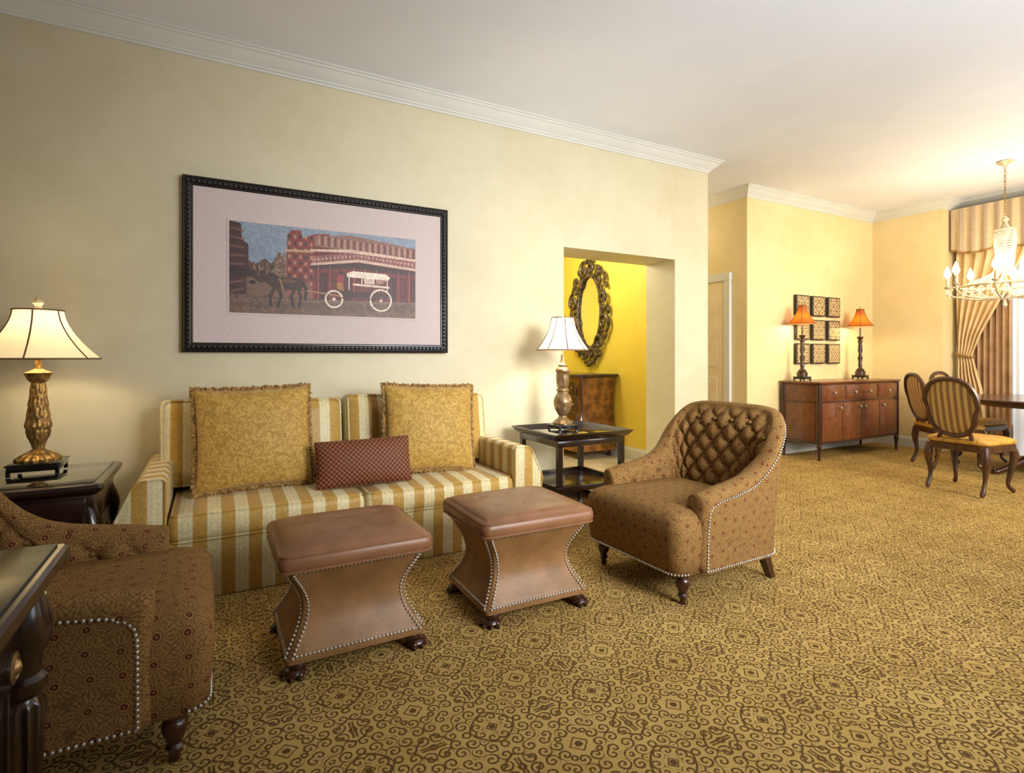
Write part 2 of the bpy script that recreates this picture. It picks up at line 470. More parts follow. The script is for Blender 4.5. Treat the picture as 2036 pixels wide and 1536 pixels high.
def door():
    slab=box(5.52,5.548,4.68,5.48,0.005,2.13,.004)
    pans=[box(5.512,5.53,4.78,5.38,.2,.95,.006),prism([(4.78,1.08),(5.38,1.08)]+[(5.38-.6*i/12,1.90+.10*math.sin(pi*i/12)) for i in range(13)],5.512,5.53,'yz')]
    struct('door_1',join(slab,*pans),M_door)
    fr=join(box(5.505,5.549,4.585,4.68,0,2.13,.004),box(5.505,5.549,5.48,5.57,0,2.13,.004),box(5.503,5.549,4.58,5.575,2.13,2.225,.004))
    struct('trim_door',fr,M_trim)
door()
win=[box(8.53,8.56,.9,.98,.3,2.8),box(8.53,8.56,3.12,3.2,.3,2.8),box(8.53,8.56,.98,3.12,2.72,2.8),box(8.53,8.56,.98,3.12,.3,.38),box(8.53,8.56,2.02,2.08,.38,2.72)]
struct('window_1',join(*win),M_trim)
struct('window_pane_1',box(8.54,8.55,.95,3.15,.35,2.75),M_sheer)
# ---------------------------------------------------------------- framed picture
def picture():
    r=root('framed_picture',(.72,3.965,1.78),0,'large black beaded frame with horse-drawn carriage street scene','picture frame')
    w,h=.88,.55
    fw=.062
    def fr(prof):
        R=[]
        for sx,sz in ((-1,-1),(1,-1),(1,1),(-1,1)):
            R.append([(sx*(w-d),-y,sz*(h-d)) for d,y in prof])
        R.append(R[0]); v,f=loft(R,False); return v,f
    prof=[(0,-.03),(0,.005),(.008,.012),(.014,.008),(.024,.010),(.040,.010),(.048,.004),(.054,.004),(fw,-.002),(fw,-.03)]
    obj('frame',fr(prof),M_frame,r,ang=25)
    pts=[]
    for sx,sz,L,ax in ((0,1,w,0),(0,-1,w,0),(1,0,h,1),(-1,0,h,1)):
        n=int(L*2/.03)
        for i in range(n+1):
            t=-L+.03+(2*L-.06)*i/n
            pts.append((t,-.011,sz*(h-.032)) if ax==0 else (sx*(w-.032),-.011,t))
    obj('frame_beading',beads(pts,.011,seg=8),M_frame,r,kind='stuff')
    obj('mat_board',box(-w+.06,w-.06,.0,.02,-h+.06,h-.06),M_mat,r,smooth=False)
    aw,ah=.62,.295
    obj('mat_bevel',join(box(-aw-.012,aw+.012,-.003,.001,ah,ah+.012),box(-aw-.012,aw+.012,-.003,.001,-ah-.012,-ah),box(-aw-.012,-aw,-.003,.001,-ah,ah),box(aw,aw+.012,-.003,.001,-ah,ah)),M_mat,r,smooth=False,label='pale bevelled mat edge')
    W,H=640,304
    U,V=np.meshgrid((np.arange(W)+.5)/W,(np.arange(H)+.5)/H)
    C=np.zeros((H,W,3)); rng=np.random.RandomState(3)
    def nz(s):
        a=rng.rand(int(H/s)+3,int(W/s)+3); yi=(np.arange(H)/s); xi=(np.arange(W)/s)
        y0=yi.astype(int);x0=xi.astype(int);fy=(yi-y0)[:,None];fx=(xi-x0)[None,:]
        return (a[y0][:,x0]*(1-fy)*(1-fx)+a[y0+1][:,x0]*fy*(1-fx)+a[y0][:,x0+1]*(1-fy)*fx+a[y0+1][:,x0+1]*fy*fx)
    n1,n2,n3=nz(24),nz(7),nz(3)
    def P(pts,c,al=1.0):
        m=np.zeros(U.shape,bool); k=len(pts)
        for i in range(k):
            x0,y0=pts[i];x1,y1=pts[(i+1)%k]
            if y0==y1: continue
            m^=((y0>V)!=(y1>V))&(U<(x1-x0)*(V-y0)/(y1-y0)+x0)
        C[m]=C[m]*(1-al)+np.array(c)*al; return m
    asp=2.1
    def El(cx,cy,rx,ry,c,al=1.,rot=0):
        dx=(U-cx)*asp;dy=V-cy;ca,sa=math.cos(rot),math.sin(rot)
        X=dx*ca+dy*sa;Y=-dx*sa+dy*ca
        m=(X/(rx*asp))**2+(Y/ry)**2<1; C[m]=C[m]*(1-al)+np.array(c)*al
    def Ln(x0,y0,x1,y1,w_,c,al=1.):
        ax,ay,bx,by=x0*asp,y0,x1*asp,y1; dx,dy=bx-ax,by-ay; L=dx*dx+dy*dy+1e-9
        t=np.clip(((U*asp-ax)*dx+(V-ay)*dy)/L,0,1); d=np.hypot(U*asp-ax-t*dx,V-ay-t*dy)
        m=d<w_; C[m]=C[m]*(1-al)+np.array(c)*al
    sky=np.array((134,156,184)); C[:]=sky+ (n1[...,None]-.5)*8-V[...,None]*14
    P([(.05,.55),(.09,.42),(.13,.46),(.17,.38),(.2,.44),(.24,.30),(.27,.4),(.3,.34),(.4,.36),(.45,.9),(.05,.9)],(82,60,52))
    for i in range(160):
        x=.06+rng.rand()*.34;y=.42+rng.rand()*.2;P([(x,y),(x+.005+.010*rng.rand(),y),(x+.010,y+.05),(x,y+.05)],[(64,44,38),(128,98,80),(104,60,50),(40,26,28),(150,128,102)][rng.randint(5)],.7)
    El(.26,.45,.05,.12,(112,94,82),.6)
    for i in range(160):
        x=.22+rng.rand()*.12;y=.30+rng.rand()*.28; El(x,y,.005,.010,[(160,138,120),(88,66,60),(130,90,78)][rng.randint(3)],.8)
    P([(0,0),(.055,.02),(.06,.2),(.09,.24),(.09,.78),(0,.84)],(66,34,36))
    for i in range(8): P([(.005,.06+.1*i),(.07,.09+.09*i),(.07,.115+.09*i),(.005,.085+.1*i)],(124,88,84),.7)
    P([(.0,.5),(.12,.52),(.13,.6),(0,.6)],(36,26,28),.8)
    P([(.28,.1),(.30,.04),(.35,.03),(.36,.12),(.42,.06),(.5,.04),(.5,.8),(.27,.8)],(124,48,44))
    for i in range(7):
        for j in range(8):
            x=.285+.028*i;y=.09+.075*j; P([(x,y),(x+.013,y),(x+.013,y+.042),(x,y+.042)],(188,146,122) if (i+j)%2 else (46,26,30),.8)
    P([(.27,.26),(.5,.24),(.5,.27),(.27,.29)],(194,162,132),.9)
    P([(.42,.1),(1,.14),(1,.88),(.42,.82)],(106,22,30))
    P([(.42,.08),(.62,.03),(1,.12),(1,.24),(.42,.2)],(136,98,88))
    for i in range(32): P([(.44+.0175*i,.07+.002*i),(.449+.0175*i,.07+.002*i),(.449+.0175*i,.18+.002*i),(.44+.0175*i,.18+.002*i)],(90,26,32) if i%2 else (184,152,136),.85)
    P([(.40,.235),(.62,.20),(1,.25),(1,.28),(.62,.24),(.40,.26)],(214,192,178)); P([(.40,.40),(.66,.31),(1,.37),(1,.40),(.66,.345),(.40,.425)],(212,192,178),.95)
    for i in range(72):
        x=.41+i*.0083; yb=.41-.36*(x-.40) if x<.66 else .32+.16*(x-.66); Ln(x,yb-.09,x,yb,.003,(208,186,174),.8)
    for i in range(27):
        x=.42+.0215*i; yb=.41-.36*(x-.40) if x<.66 else .32+.16*(x-.66); El(x,yb-.05,.005,.014,(212,192,180),.8)
    P([(.40,.43),(.66,.35),(1,.41),(1,.47),(.66,.42),(.40,.47)],(48,22,26),.92)
    for i in range(9):
        x=.44+.065*i; Ln(x,.42,x,.84,.004,(150,110,104),.9)
        P([(x+.012,.5),(x+.05,.5),(x+.05,.82),(x+.012,.82)],(84,14,24) if i%2 else (56,12,22),.9)
        P([(x+.02,.54),(x+.026,.54),(x+.026,.78),(x+.02,.78)],(120,56,56),.6)
        El(x+.03,.47,.022,.03,(120,68,64),.3)
    P([(.08,.60),(.40,.62),(.42,.82),(.08,.84)],(138,112,98),.6)
    g=V>.79+.02*np.sin(U*3); C[g]=(np.array((98,76,68))+(n2[g][:,None]-.5)*24)
    g=V>.93; C[g]=C[g]*.7+np.array((150,120,98))*.28
    P([(0,.84),(1,.80),(1,.83),(0,.87)],(128,104,92),.5)
    hc=(66,44,34);hd=(34,22,20)
    El(.27,.655,.072,.070,hc);El(.222,.645,.040,.068,hc);El(.328,.645,.038,.070,hc); El(.275,.62,.05,.020,(112,84,66),.7)
    P([(.245,.60),(.20,.56),(.150,.555),(.142,.61),(.180,.66),(.235,.71)],hc); El(.136,.612,.032,.030,hc,1,.6); El(.110,.655,.017,.022,hd)
    Ln(.158,.57,.152,.53,.010,hd);Ln(.195,.555,.245,.60,.015,hd)
    for x0,x1,x2 in ((.22,.195,.200),(.235,.25,.232),(.335,.35,.338),(.318,.30,.312)):
        Ln(x0,.70,x1,.80,.020,hc);Ln(x1,.80,x2,.915,.011,hd)
    Ln(.358,.63,.378,.70,.016,hd); Ln(.378,.70,.372,.82,.014,hd)
    Ln(.2,.66,.5,.76,.006,(40,26,26)); Ln(.24,.59,.26,.72,.006,(176,146,110)); Ln(.15,.60,.55,.58,.003,(40,26,26))
    P([(.53,.66),(.58,.70),(.80,.70),(.85,.58),(.84,.76),(.60,.79),(.53,.72)],(60,28,26))
    P([(.54,.60),(.57,.58),(.58,.70),(.54,.68)],(156,106,48)); El(.56,.555,.022,.05,(140,44,56)); El(.565,.485,.012,.026,(52,34,28))
    P([(.595,.485),(.63,.455),(.82,.465),(.845,.505),(.835,.54),(.595,.53)],(236,230,220))
    for x in (.608,.68,.75,.828): Ln(x,.52,x,.68,.006,(226,220,210))
    P([(.69,.535),(.75,.535),(.745,.62),(.70,.66)],(232,226,216),.8); P([(.76,.535),(.83,.535),(.80,.59),(.77,.60)],(226,220,210),.5)
    P([(.64,.70),(.66,.60),(.80,.60),(.82,.70)],(104,44,34),.8); P([(.63,.60),(.84,.615),(.84,.640),(.63,.625)],(224,216,204))
    def wheel(cx,cy,r):
        dx=(U-cx)*asp;dy=V-cy;d=np.hypot(dx,dy); a=np.arctan2(dy,dx)
        m=(abs(d-r)<.010); C[m]=(228,224,216)
        m=(d<r)&(np.abs(np.sin(a*7))*d<.006)|(d<.020); C[m]=(222,216,206)
    wheel(.525,.80,.096); wheel(.79,.79,.128)
    Ln(.53,.78,.79,.78,.007,(90,40,34)); Ln(.38,.72,.56,.76,.006,(184,148,108))
    B=C.copy(); B[1:-1,1:-1]=(C[1:-1,1:-1]*4+C[:-2,1:-1]+C[2:,1:-1]+C[1:-1,:-2]+C[1:-1,2:])/8
    C=B*(.90+.2*n3[...,None])*(.92+.16*n2[...,None]); C=np.clip(C*np.array((1.02,.97,.92)),0,255)/255*.93
    L=np.where(C<=.04045,C/12.92,((C+.055)/1.055)**2.4)
    xs=np.linspace(-aw,aw,W); zs=np.linspace(ah,-ah,H)
    v=[(x,-.0015,z) for z in zs for x in xs]
    f=[[j*W+i,(j+1)*W+i,(j+1)*W+i+1,j*W+i+1] for j in range(H-1) for i in range(W-1)]
    m,nt,b=newmat('painted_street_scene',.5)
    at=nt.nodes.new('ShaderNodeAttribute'); at.attribute_name='Col'; nt.links.new(at.outputs['Color'],b.inputs['Base Color'])
    o=obj('print',(v,f),m,r,smooth=False,label='street scene with horse, white carriage and red balconied building')
    ca=o.data.color_attributes.new('Col','FLOAT_COLOR','POINT')
    buf=np.ones((H*W,4),np.float32); buf[:,:3]=L.reshape(-1,3); ca.data.foreach_set('color',buf.ravel())
picture()
# ---------------------------------------------------------------- sofa
def welt_rect(hx,hy,z,r,rad,cx=0,cy=0):
    return tube([Vector(p) for p in rrect(hx,hy,z,r,cx,cy,6)],rad,6,True)
def sofa():
    r=root('sofa',(.765,3.5,0),0,'gold and cream striped two-cushion sofa against the wall','sofa')
    obj('base',box(-.97,.97,-.375,.42,0.0,.295,.012),M_sofa,r)
    obj('back_frame',box(-1.03,1.03,.36,.47,.05,.82,.03,3),M_sofa,r)
    for i,sx in enumerate((-1,1)):
        c=sx*.478
        def fn(hx,hy,z0,z1,cx,cy,top=.02):
            R=[]
            for t in np.linspace(0,1,9):
                s=math.sin(pi*t)**.35 if 0<t<1 else 0
                R.append(rrect(hx*1-(1-s)*.02,hy-(1-s)*.02,z0+(z1-z0)*t,.035,cx,cy,6))
            v,f=loft(R)
            m=len(R[0]); f=f[:-1]
            prev=(len(R)-1)*m
            for k in (.85,.6,.3,.02):
                n0=len(v)
                for p in R[-1]: v.append((cx+(p[0]-cx)*k,cy+(p[1]-cy)*k,z1+top*(1-k**2.2)))
                for i in range(m): f.append([prev+i,prev+(i+1)%m,n0+(i+1)%m,n0+i])
                prev=n0
            return v,f
        obj('seat_cushion',fn(.475,.36,.295,.425,c,-.035),M_sofa,r,ang=60)
        obj('welt',join(welt_rect(.458,.343,.424,.035,.006,c,-.035),welt_rect(.463,.348,.297,.035,.006,c,-.035)),M_sofa,r)
        cb=sx*.518
        v,f=fn(.508,.25,-.09,.08,0,0,.05)
        v=[(p[0],p[1]+(.012*math.sin(p[0]*9) if p[1]>.1 else 0),p[2]) for p in v]
        obj('back_cushion',xf((v,f),(cb,.255,.69),(math.radians(82),0,0)),M_sofa,r,ang=60)
        w=join(welt_rect(.492,.235,.08,.035,.006),welt_rect(.492,.235,-.09,.035,.006))
        w=([(p[0],p[1]+(.012*math.sin(p[0]*9) if p[1]>.1 else 0),p[2]) for p in w[0]],w[1])
        obj('welt',xf(w,(cb,.255,.69),(math.radians(82),0,0)),M_sofa,r)
        pts=[(.955,0),(.955,.60),(.975,.62),(1.06,.615),(1.085,.59),(1.165,.43),(1.172,.40),(1.165,.36),(1.12,0)]
        pts=[(sx*a,b) for a,b in pts]
        if sx<0: pts=pts[::-1]
        obj('arm',prism(pts,-.385,.45,'xz',.008),M_sofaarm,r,ang=30)
        obj('welt',tube([(sx*a,-.386,b) for a,b in [(.96,.3),(.96,.60),(.975,.615),(1.06,.61),(1.085,.588),(1.16,.43),(1.167,.40),(1.16,.36),(1.118,.01)]],.006,6),M_sofa,r)
sofa()
def pillow_geo(w,h,t,n=24,pinch=.05,po=.36):
    def th(a,b): return t/2*max(0,(1-a**2)*(1-b**2))**po
    V=[];F=[]
    for s in (1,-1):
        o=len(V)
        for j in range(n+1):
            for i in range(n+1):
                a=-math.cos(pi*i/n);b=-math.cos(pi*j/n)
                V.append((a*w/2*(1-pinch*(1-b*b)),s*th(a,b),b*h/2*(1-pinch*(1-a*a))))
        for j in range(n):
            for i in range(n):
                q=[o+j*(n+1)+i,o+j*(n+1)+i+1,o+(j+1)*(n+1)+i+1,o+(j+1)*(n+1)+i]
                F.append(q)
    return V,F
def outline(w,h,pinch,n=40):
    P=[]
    for k in range(4*n):
        s,t=k//n,(k%n)/n*2-1
        a,b=((t,-1),(1,t),(-t,1),(-1,-t))[s]
        P.append(Vector((a*w/2*(1-pinch*(1-b*b)),0,b*h/2*(1-pinch*(1-a*a)))))
    return P
def fringe_geo(w,h,pinch,L=.028):
    P=outline(w,h,pinch,100)
    parts=[tube(P,.010,6,True)]
    for p in P:
        d=p.normalized(); d=(d+Vector((random.uniform(-.25,.25),0,random.uniform(-.25,.25)))).normalized()
        q=p+d*(L*random.uniform(.7,1.1))+Vector((0,random.uniform(-.012,.012),0))
        parts.append(tube([p,p.lerp(q,.5)+Vector((0,random.uniform(-.005,.005),0)),q],[.006,.007,.004],5))
    return join(*parts)
def pillow(name,loc,rot,w,h,t,mat,label,fr=True,pinch=.05,seed=0):
    r=root(name,loc,0,label,'pillow'); r.rotation_euler=rot
    obj('cover',pillow_geo(w,h,t,pinch=pinch),mat,r,ang=80)
    if fr: obj('fringe',fringe_geo(w,h,pinch),M_fringe,r,kind='stuff',label='short gold brush fringe')
    else: obj('piping',tube(outline(w,h,pinch),.006,6,True),mat,r)
pillow('throw_pillow',(.22,3.50,.735),(math.radians(-9),math.radians(-1),math.radians(2)),.61,.57,.22,M_pais,'large gold paisley throw pillow with fringe on the striped sofa')
pillow('throw_pillow',(1.27,3.47,.73),(math.radians(-11),math.radians(2),math.radians(-4)),.60,.56,.22,M_pais,'gold paisley throw pillow with fringe near the sofa arm')
pillow('lumbar_pillow',(.80,3.30,.575),(math.radians(-14),math.radians(-1),math.radians(-3)),.55,.265,.14,M_lat,'small rust-red lattice lumbar pillow on the sofa seat',False,.03)
# ---------------------------------------------------------------- ottomans
def ottoman():
    r=root('ottoman',(.51,2.41,0),0,'brown crocodile leather ottoman with nailheads in front of sofa middle','ottoman')
    H0,H1=.07,.405
    def hw(t,b): return b-.064*math.sin(pi*t**.95)**1.2
    R=[]
    for k in range(21):
        t=k/20; R.append(rrect(hw(t,.268),hw(t,.235),H0+(H1-H0)*t,.02,0,0,5))
    obj('body',loft(R),M_croc,r,ang=50)
    R=[]
    for z,g in ((.400,-.03),(.403,.01),(.41,.022),(.43,.028),(.455,.026),(.468,.016),(.474,.0)):
        R.append(rrect(.270+g,.240+g,z,.035,0,0,6))
    v,f=loft(R); f=f[:-1]
    obj('cushion_band',(v,f+[[(len(R)-1)*len(R[0])+i for i in range(len(R[0]))]]),M_leath,r,ang=70)
    obj('welt',join(welt_rect(.293,.263,.409,.035,.005),welt_rect(.289,.259,.464,.035,.005)),M_leath,r)
    def top(a,b):
        x=(a*2-1)*.278;y=(b*2-1)*.248
        e=max(0,(1-(a*2-1)**6)*(1-(b*2-1)**6))**.5
        z=.467+.030*e
        for i in (-1,0,1):
            for j in (-.5,.5):
                d2=(x-i*.15)**2+(y-j*.18)**2; z-=.005*math.exp(-d2/.0008)
        return (x,y,z)
    obj('cushion',grid(top,56,50),M_leath,r,ang=80)
    for i in (-1,0,1):
        for j in (-.5,.5): obj('button',ell((0,0,0),(.006,.006,.003),10),M_leath,r,loc=(i*.15,j*.18,.492))
    pts=[]
    for sx in (-1,1):
        for sy in (-1,1):
            p1=[];p2=[]
            for k in range(21):
                t=k/20; z=H0+.012+(H1-H0-.02)*t; hx,hy=hw(t,.268),hw(t,.235)
                p1.append((sx*(hx-.022),sy*(hy+.001),z)); p2.append((sx*(hx+.001),sy*(hy-.022),z))
            pts+=resample(p1,.0155)+resample(p2,.0155)
    for z,t in ((H0+.014,0),(H1-.012,1)):
        hx,hy=hw(.04 if t==0 else .965,.268),hw(.04 if t==0 else .965,.235)
        for s in (-1,1):
            pts+=resample([(-hx+.03,s*(hy+.001),z),(hx-.03,s*(hy+.001),z)],.0155)
            pts+=resample([(s*(hx+.001),-hy+.03,z),(s*(hx+.001),hy-.03,z)],.0155)
    obj('nailhead_trim',beads(pts,.0056,seg=8),M_nail,r,kind='stuff',label='pewter nailhead trim')
    obj('base_rail',loft([rrect(.262,.229,.055,.02),rrect(.27,.237,.06,.02),rrect(.27,.237,.075,.02),rrect(.262,.229,.08,.02)]),M_croc,r)
    for sx in (-1,1):
        for sy in (-1,1):
            parts=[ell((0,0,.04),(.035,.035,.034),14),ell((sx*.01,sy*.012,.02),(.042,.042,.02),14)]
            for k in range(4):
                a=math.atan2(sy,sx)+(-.9+.6*k); parts.append(ell((.044*math.cos(a),.044*math.sin(a),.016),(.015,.015,.015),10)); parts.append(ell((.058*math.cos(a),.058*math.sin(a),.008),(.007,.007,.008),8))
            obj('paw_foot',join(*parts),M_mah,r,loc=(sx*.225,sy*.195,0.001),label='carved dark paw foot')
    r['group']='leather ottomans'
    return r
o1=ottoman()
o2=copytree(o1,(1.335,2.405,0),math.radians(-1))
o2['label']='brown crocodile leather ottoman with nailheads in front of sofa end'
# ---------------------------------------------------------------- armchairs
def armchair(loc,rz,label):
    r=root('armchair',loc,rz,label,'armchair',group='tufted floral armchairs')
    yo=.375; x0=-.25; cr=.15; xb=.355
    path=[]
    def add(x,y,nx,ny): path.append((x,y,nx,ny))
    n=44
    for i in range(n): add(x0+(xb-cr-x0)*i/n,-yo,0,-1)
    for i in range(30):
        a=-pi/2+pi/2*i/30; add(xb-cr+cr*math.cos(a),-yo+cr+cr*math.sin(a),math.cos(a),math.sin(a))
    for i in range(61):
        add(xb,(-yo+cr)+(2*(yo-cr))*i/60,1,0)
    for i in range(1,31):
        a=pi/2*i/30; add(xb-cr+cr*math.cos(a),yo-cr+cr*math.sin(a),math.cos(a),math.sin(a))
    for i in range(1,n+1): add(xb-cr-(xb-cr-x0)*i/n,yo,0,1)
    Ls=[0]
    for a,b in zip(path,path[1:]): Ls.append(Ls[-1]+math.hypot(b[0]-a[0],b[1]-a[1]))
    T=Ls[-1]
    dk=[0,.05,.2,.3,.37,.44,.50,.56,.62,.70,.93]; hk=[.535,.55,.57,.59,.62,.675,.755,.84,.905,.925,.93]
    hs=np.interp([min(s,T-s) for s in Ls],dk,hk)
    ker=np.ones(9)/9; hp=np.pad(hs,4,mode='edge'); hs=np.convolve(hp,ker,'valid')
    rings=[];topl=[]; tn=[]
    def off(lean,z,h): return lean*max(0,(z-.15)/(h-.15))**1.6
    for idx,((x,y,nx,ny),s) in enumerate(zip(path,Ls)):
        h=hs[idx]; d=min(s,T-s); k=min(1,max(0,(d-.35)/.30)); k=k*k*(3-2*k)
        lean=.022+.045*k; th=.12-.062*k; rt=.055-.027*k
        R=[]
        for j in range(7):
            z=.15+(h-rt-.15)*j/6; R.append((off(lean,z,h),z))
        ce=off(lean,h-rt,h)-th/2
        for j in range(1,13):
            a=pi*j/13; R.append((ce+(th/2+.008*math.sin(a))*math.cos(a)+(.006*math.sin(a)),h-rt+rt*math.sin(a)))
        m=40
        for j in range(m+1):
            z=(h-rt)+(.39-(h-rt))*j/m
            o=off(lean,z,h)-th-.040*k*min(1,j/8)
            p=(s-T/2)/.120; q=(z-.62)/.14
            tf=(abs(math.sin(pi*(p+q)))*abs(math.sin(pi*(p-q))))**.5
            env=min(1,(j+.5)/3)*min(1,(d+.02)/.12)
            o-=(.034*tf*env-.010*env)
            R.append((o,z))
        R.append((-th+.01,.30)); R.append((-th+.02,.15))
        rings.append([Vector((x+nx*o,y+ny*o,z)) for o,z in R])
        topl.append((x+nx*(off(lean,h-rt,h)+.003),y+ny*(off(lean,h-rt,h)+.003),h-rt-.004))
        tn.append((th,lean,h,k))
    def cap(ring):
        c=sum(ring,Vector())/len(ring); out=[]
        for k in (1,2,3,4):
            a=k/4*pi/2; sc=1-.5*(1-math.cos(a)) if k<4 else .4
            out.append([Vector((p.x-.04*math.sin(a),c.y+(p.y-c.y)*sc,c.z+(p.z-c.z)*(1-.12*(1-math.cos(a))))) for p in ring])
        return out
    full=cap(rings[0])[::-1]+rings+cap(rings[-1])
    obj('upholstered_shell',loft(full),M_flor,r,ang=75,label='tufted back and arms')
    for mm in range(-14,15):
        for nn in range(-14,15):
            p=(mm+nn)/2;q=(mm-nn)/2; s=p*.120+T/2; z=q*.14+.62
            if not(0.1<s<T-.1): continue
            i=int(np.searchsorted(Ls,s)); i=min(i,len(path)-1)
            th,lean,h,k=tn[i]
            if z>h-.07 or z<.46: continue
            x,y,nx,ny=path[i]; o=off(lean,z,h)-th-.040*k+.007
            obj('button',ell((0,0,0),(.011,.011,.011),10),M_flor,r,loc=(x+nx*o,y+ny*o,z))
    R=[]
    for z,g in ((.15,-.01),(.155,0),(.25,.008),(.34,.014),(.40,.010),(.435,-.012),(.452,-.045),(.462,-.10),(.468,-.2)):
        R.append(rrect(.345+g,.352+g,z,.07,-.085,0,7))
    obj('seat',loft(R),M_flor,r,ang=70,label='deep sprung seat')
    step=.0165
    tl=[Vector(p) for p in topl]
    zt=hs[0]-.06
    k0=5
    def corner(sy):
        y=sy*(yo+.014)
        return [Vector((x0+.045,y,zt)),Vector((x0+.02,y,zt-.008)),Vector((x0+.003,y,zt-.03)),Vector((x0-.004,y,zt-.06)),Vector((x0-.004,sy*(yo+.007),.35)),Vector((x0-.004,sy*(yo+.003),.165))]
    line=corner(-1)[::-1]+tl[k0:-k0]+corner(1)
    pts=resample(line,step)
    for sy in (-1,1):
        pts+=resample([(x0,sy*(yo+.003),.163),(xb-cr,sy*(yo+.003),.163)],step)
    bt=[(x+nx*.003,y+ny*.003,.163) for x,y,nx,ny in path[44:-44]]
    pts+=resample(bt,step)
    fr=[(p[0],p[1],.163) for p in rrect(.348,.355,.163,.07,-.085,0,7)]
    fr2=[p for p in fr if p[0]<-.24]
    fr2.sort(key=lambda p:p[1]); pts+=resample(fr2,step)
    obj('nailhead_trim',beads(pts,.0058,seg=8),M_nail,r,kind='stuff',label='pewter nailhead trim')
    lp=[(.012,0),(.016,.008),(.014,.02),(.02,.035),(.026,.045),(.018,.055),(.03,.08),(.036,.10),(.034,.12),(.026,.128),(.034,.135),(.034,.16)]
    for sy in (-1,1):
        obj('leg',lathe(lp,20),M_mah,r,loc=(-.34,sy*.30,0),label='turned dark wooden leg')
        R=[[(.28+.05*(1-t)+a*(.018+.008*t),sy*(.28+.02*(1-t))+b*(.018+.008*t),.16*t) for a,b in ((-1,-1),(1,-1),(1,1),(-1,1))] for t in (0,.3,.6,1)]
        obj('leg',loft(R),M_mah,r,smooth=False,label='splayed tapered dark wooden leg')
    return r
armchair((2.345,2.255,0),math.radians(1),'brown floral tufted armchair with nailhead trim beside the side table')
armchair((-.435,2.22,0),math.radians(180),'brown floral tufted armchair with nailhead trim near the dark desk')
# ---------------------------------------------------------------- tables + lamps
def side_table():
    r=root('side_table',(2.45,3.53,0),0,'dark espresso tray-top side table with two lower shelves','side table')
    w,d=.33,.31
    R=[rrect(w-.03,d-.03,.598,.01),rrect(w-.005,d-.005,.615,.01),rrect(w+.02,d+.02,.648,.012),rrect(w+.02,d+.02,.652,.012),rrect(w+.010,d+.010,.652,.01),rrect(w-.005,d-.005,.628,.01)]
    obj('table_top',loft(R),M_esp,r,ang=30)
    obj('glass_inlay',box(-w+.01,w-.01,-d+.01,d-.01,.626,.632,.002),M_gloss,r,label='black glass inlay')
    obj('apron',box(-w+.03,w-.03,-d+.03,d-.03,.555,.60,.004),M_esp,r)
    for sx in (-1,1):
        for sy in (-1,1):
            L=[[(a*s,b*s,z) for a,b in ((-1,-1),(1,-1),(1,1),(-1,1))] for z,s in ((0,.011),(.05,.015),(.235,.018),(.56,.018))]
            obj('leg',loft(L),M_esp,r,smooth=False,loc=(sx*(w-.05),sy*(d-.05),0),label='slim straight tapered leg')
    for z in (.245,.06):
        obj('shelf',join(box(-w+.02,w-.02,-d+.02,d-.02,z-.012,z+.010,.003),box(-w+.015,w-.015,-d+.015,-d+.027,z-.004,z+.03,.003),box(-w+.015,w-.015,d-.027,d-.015,z-.004,z+.03,.003),box(-w+.015,-w+.027,-d+.028,d-.028,z-.004,z+.03,.003),box(w-.027,w-.015,-d+.028,d-.028,z-.004,z+.03,.003)),M_esp,r)
side_table()
def end_table():
    r=root('end_table',(-.76,3.44,0),0,'dark mahogany end table with carved apron beside the sofa','end table')
    w=.315
    R=[rrect(w-.02,w-.02,.565,.02),rrect(w-.012,w-.012,.575,.02),rrect(w+.005,w+.005,.585,.02),rrect(w+.01,w+.01,.60,.02),rrect(w+.004,w+.004,.615,.02),rrect(w-.01,w-.01,.62,.02)]
    obj('table_top',loft(R),M_esp,r,ang=30)
    obj('glass_inlay',box(-w+.03,w-.03,-w+.03,w-.03,.616,.624,.002),M_gloss,r,label='black glass inlay')
    obj('case',box(-w+.03,w-.03,-w+.03,w-.03,.42,.57,.006),M_esp,r)
    top=.43
    out=[(-w+.03,top),(w-.03,top),(w-.03,.16)]
    for i in range(25):
        t=i/24; x=(w-.06)-(2*w-.12)*t
        out.append((x,.17+.17*math.sin(pi*t)**.6+.02*math.cos(6*pi*t)))
    out.append((-w+.03,.16))
    for k,(rz) in enumerate((0,pi/2,pi,-pi/2)):
        obj('apron',xf(prism(out,-w+.03,-w+.045),(0,0,0),(0,0,rz)),M_esp,r,smooth=False)
        a=rz+pi/4
        path=curve([(.36*math.cos(a),.36*math.sin(a),.5),(.385*math.cos(a),.385*math.sin(a),.40),(.36*math.cos(a),.36*math.sin(a),.22),(.35*math.cos(a),.35*math.sin(a),.08),(.40*math.cos(a),.40*math.sin(a),.026)],6)
        obj('leg',tube(path,lerpr([.035,.045,.028,.02,.026],len(path)),10),M_esp,r,label='dark cabriole leg')
    obj('drawer',box(-w+.06,w-.06,-w+.018,-w+.032,.45,.55,.005),M_esp,r)
    obj('knob',ell((0,-w+.008,.5),(.014,.014,.014),12),M_knob,r)
end_table()
def shade_geo(rb,rt,z0,z1,n=8,seg=48,p=1.7):
    prof=[]
    for k in range(15):
        t=k/14; prof.append((rt+(rb-rt)*(1-t)**p,z0+(z1-z0)*t))
    return prof
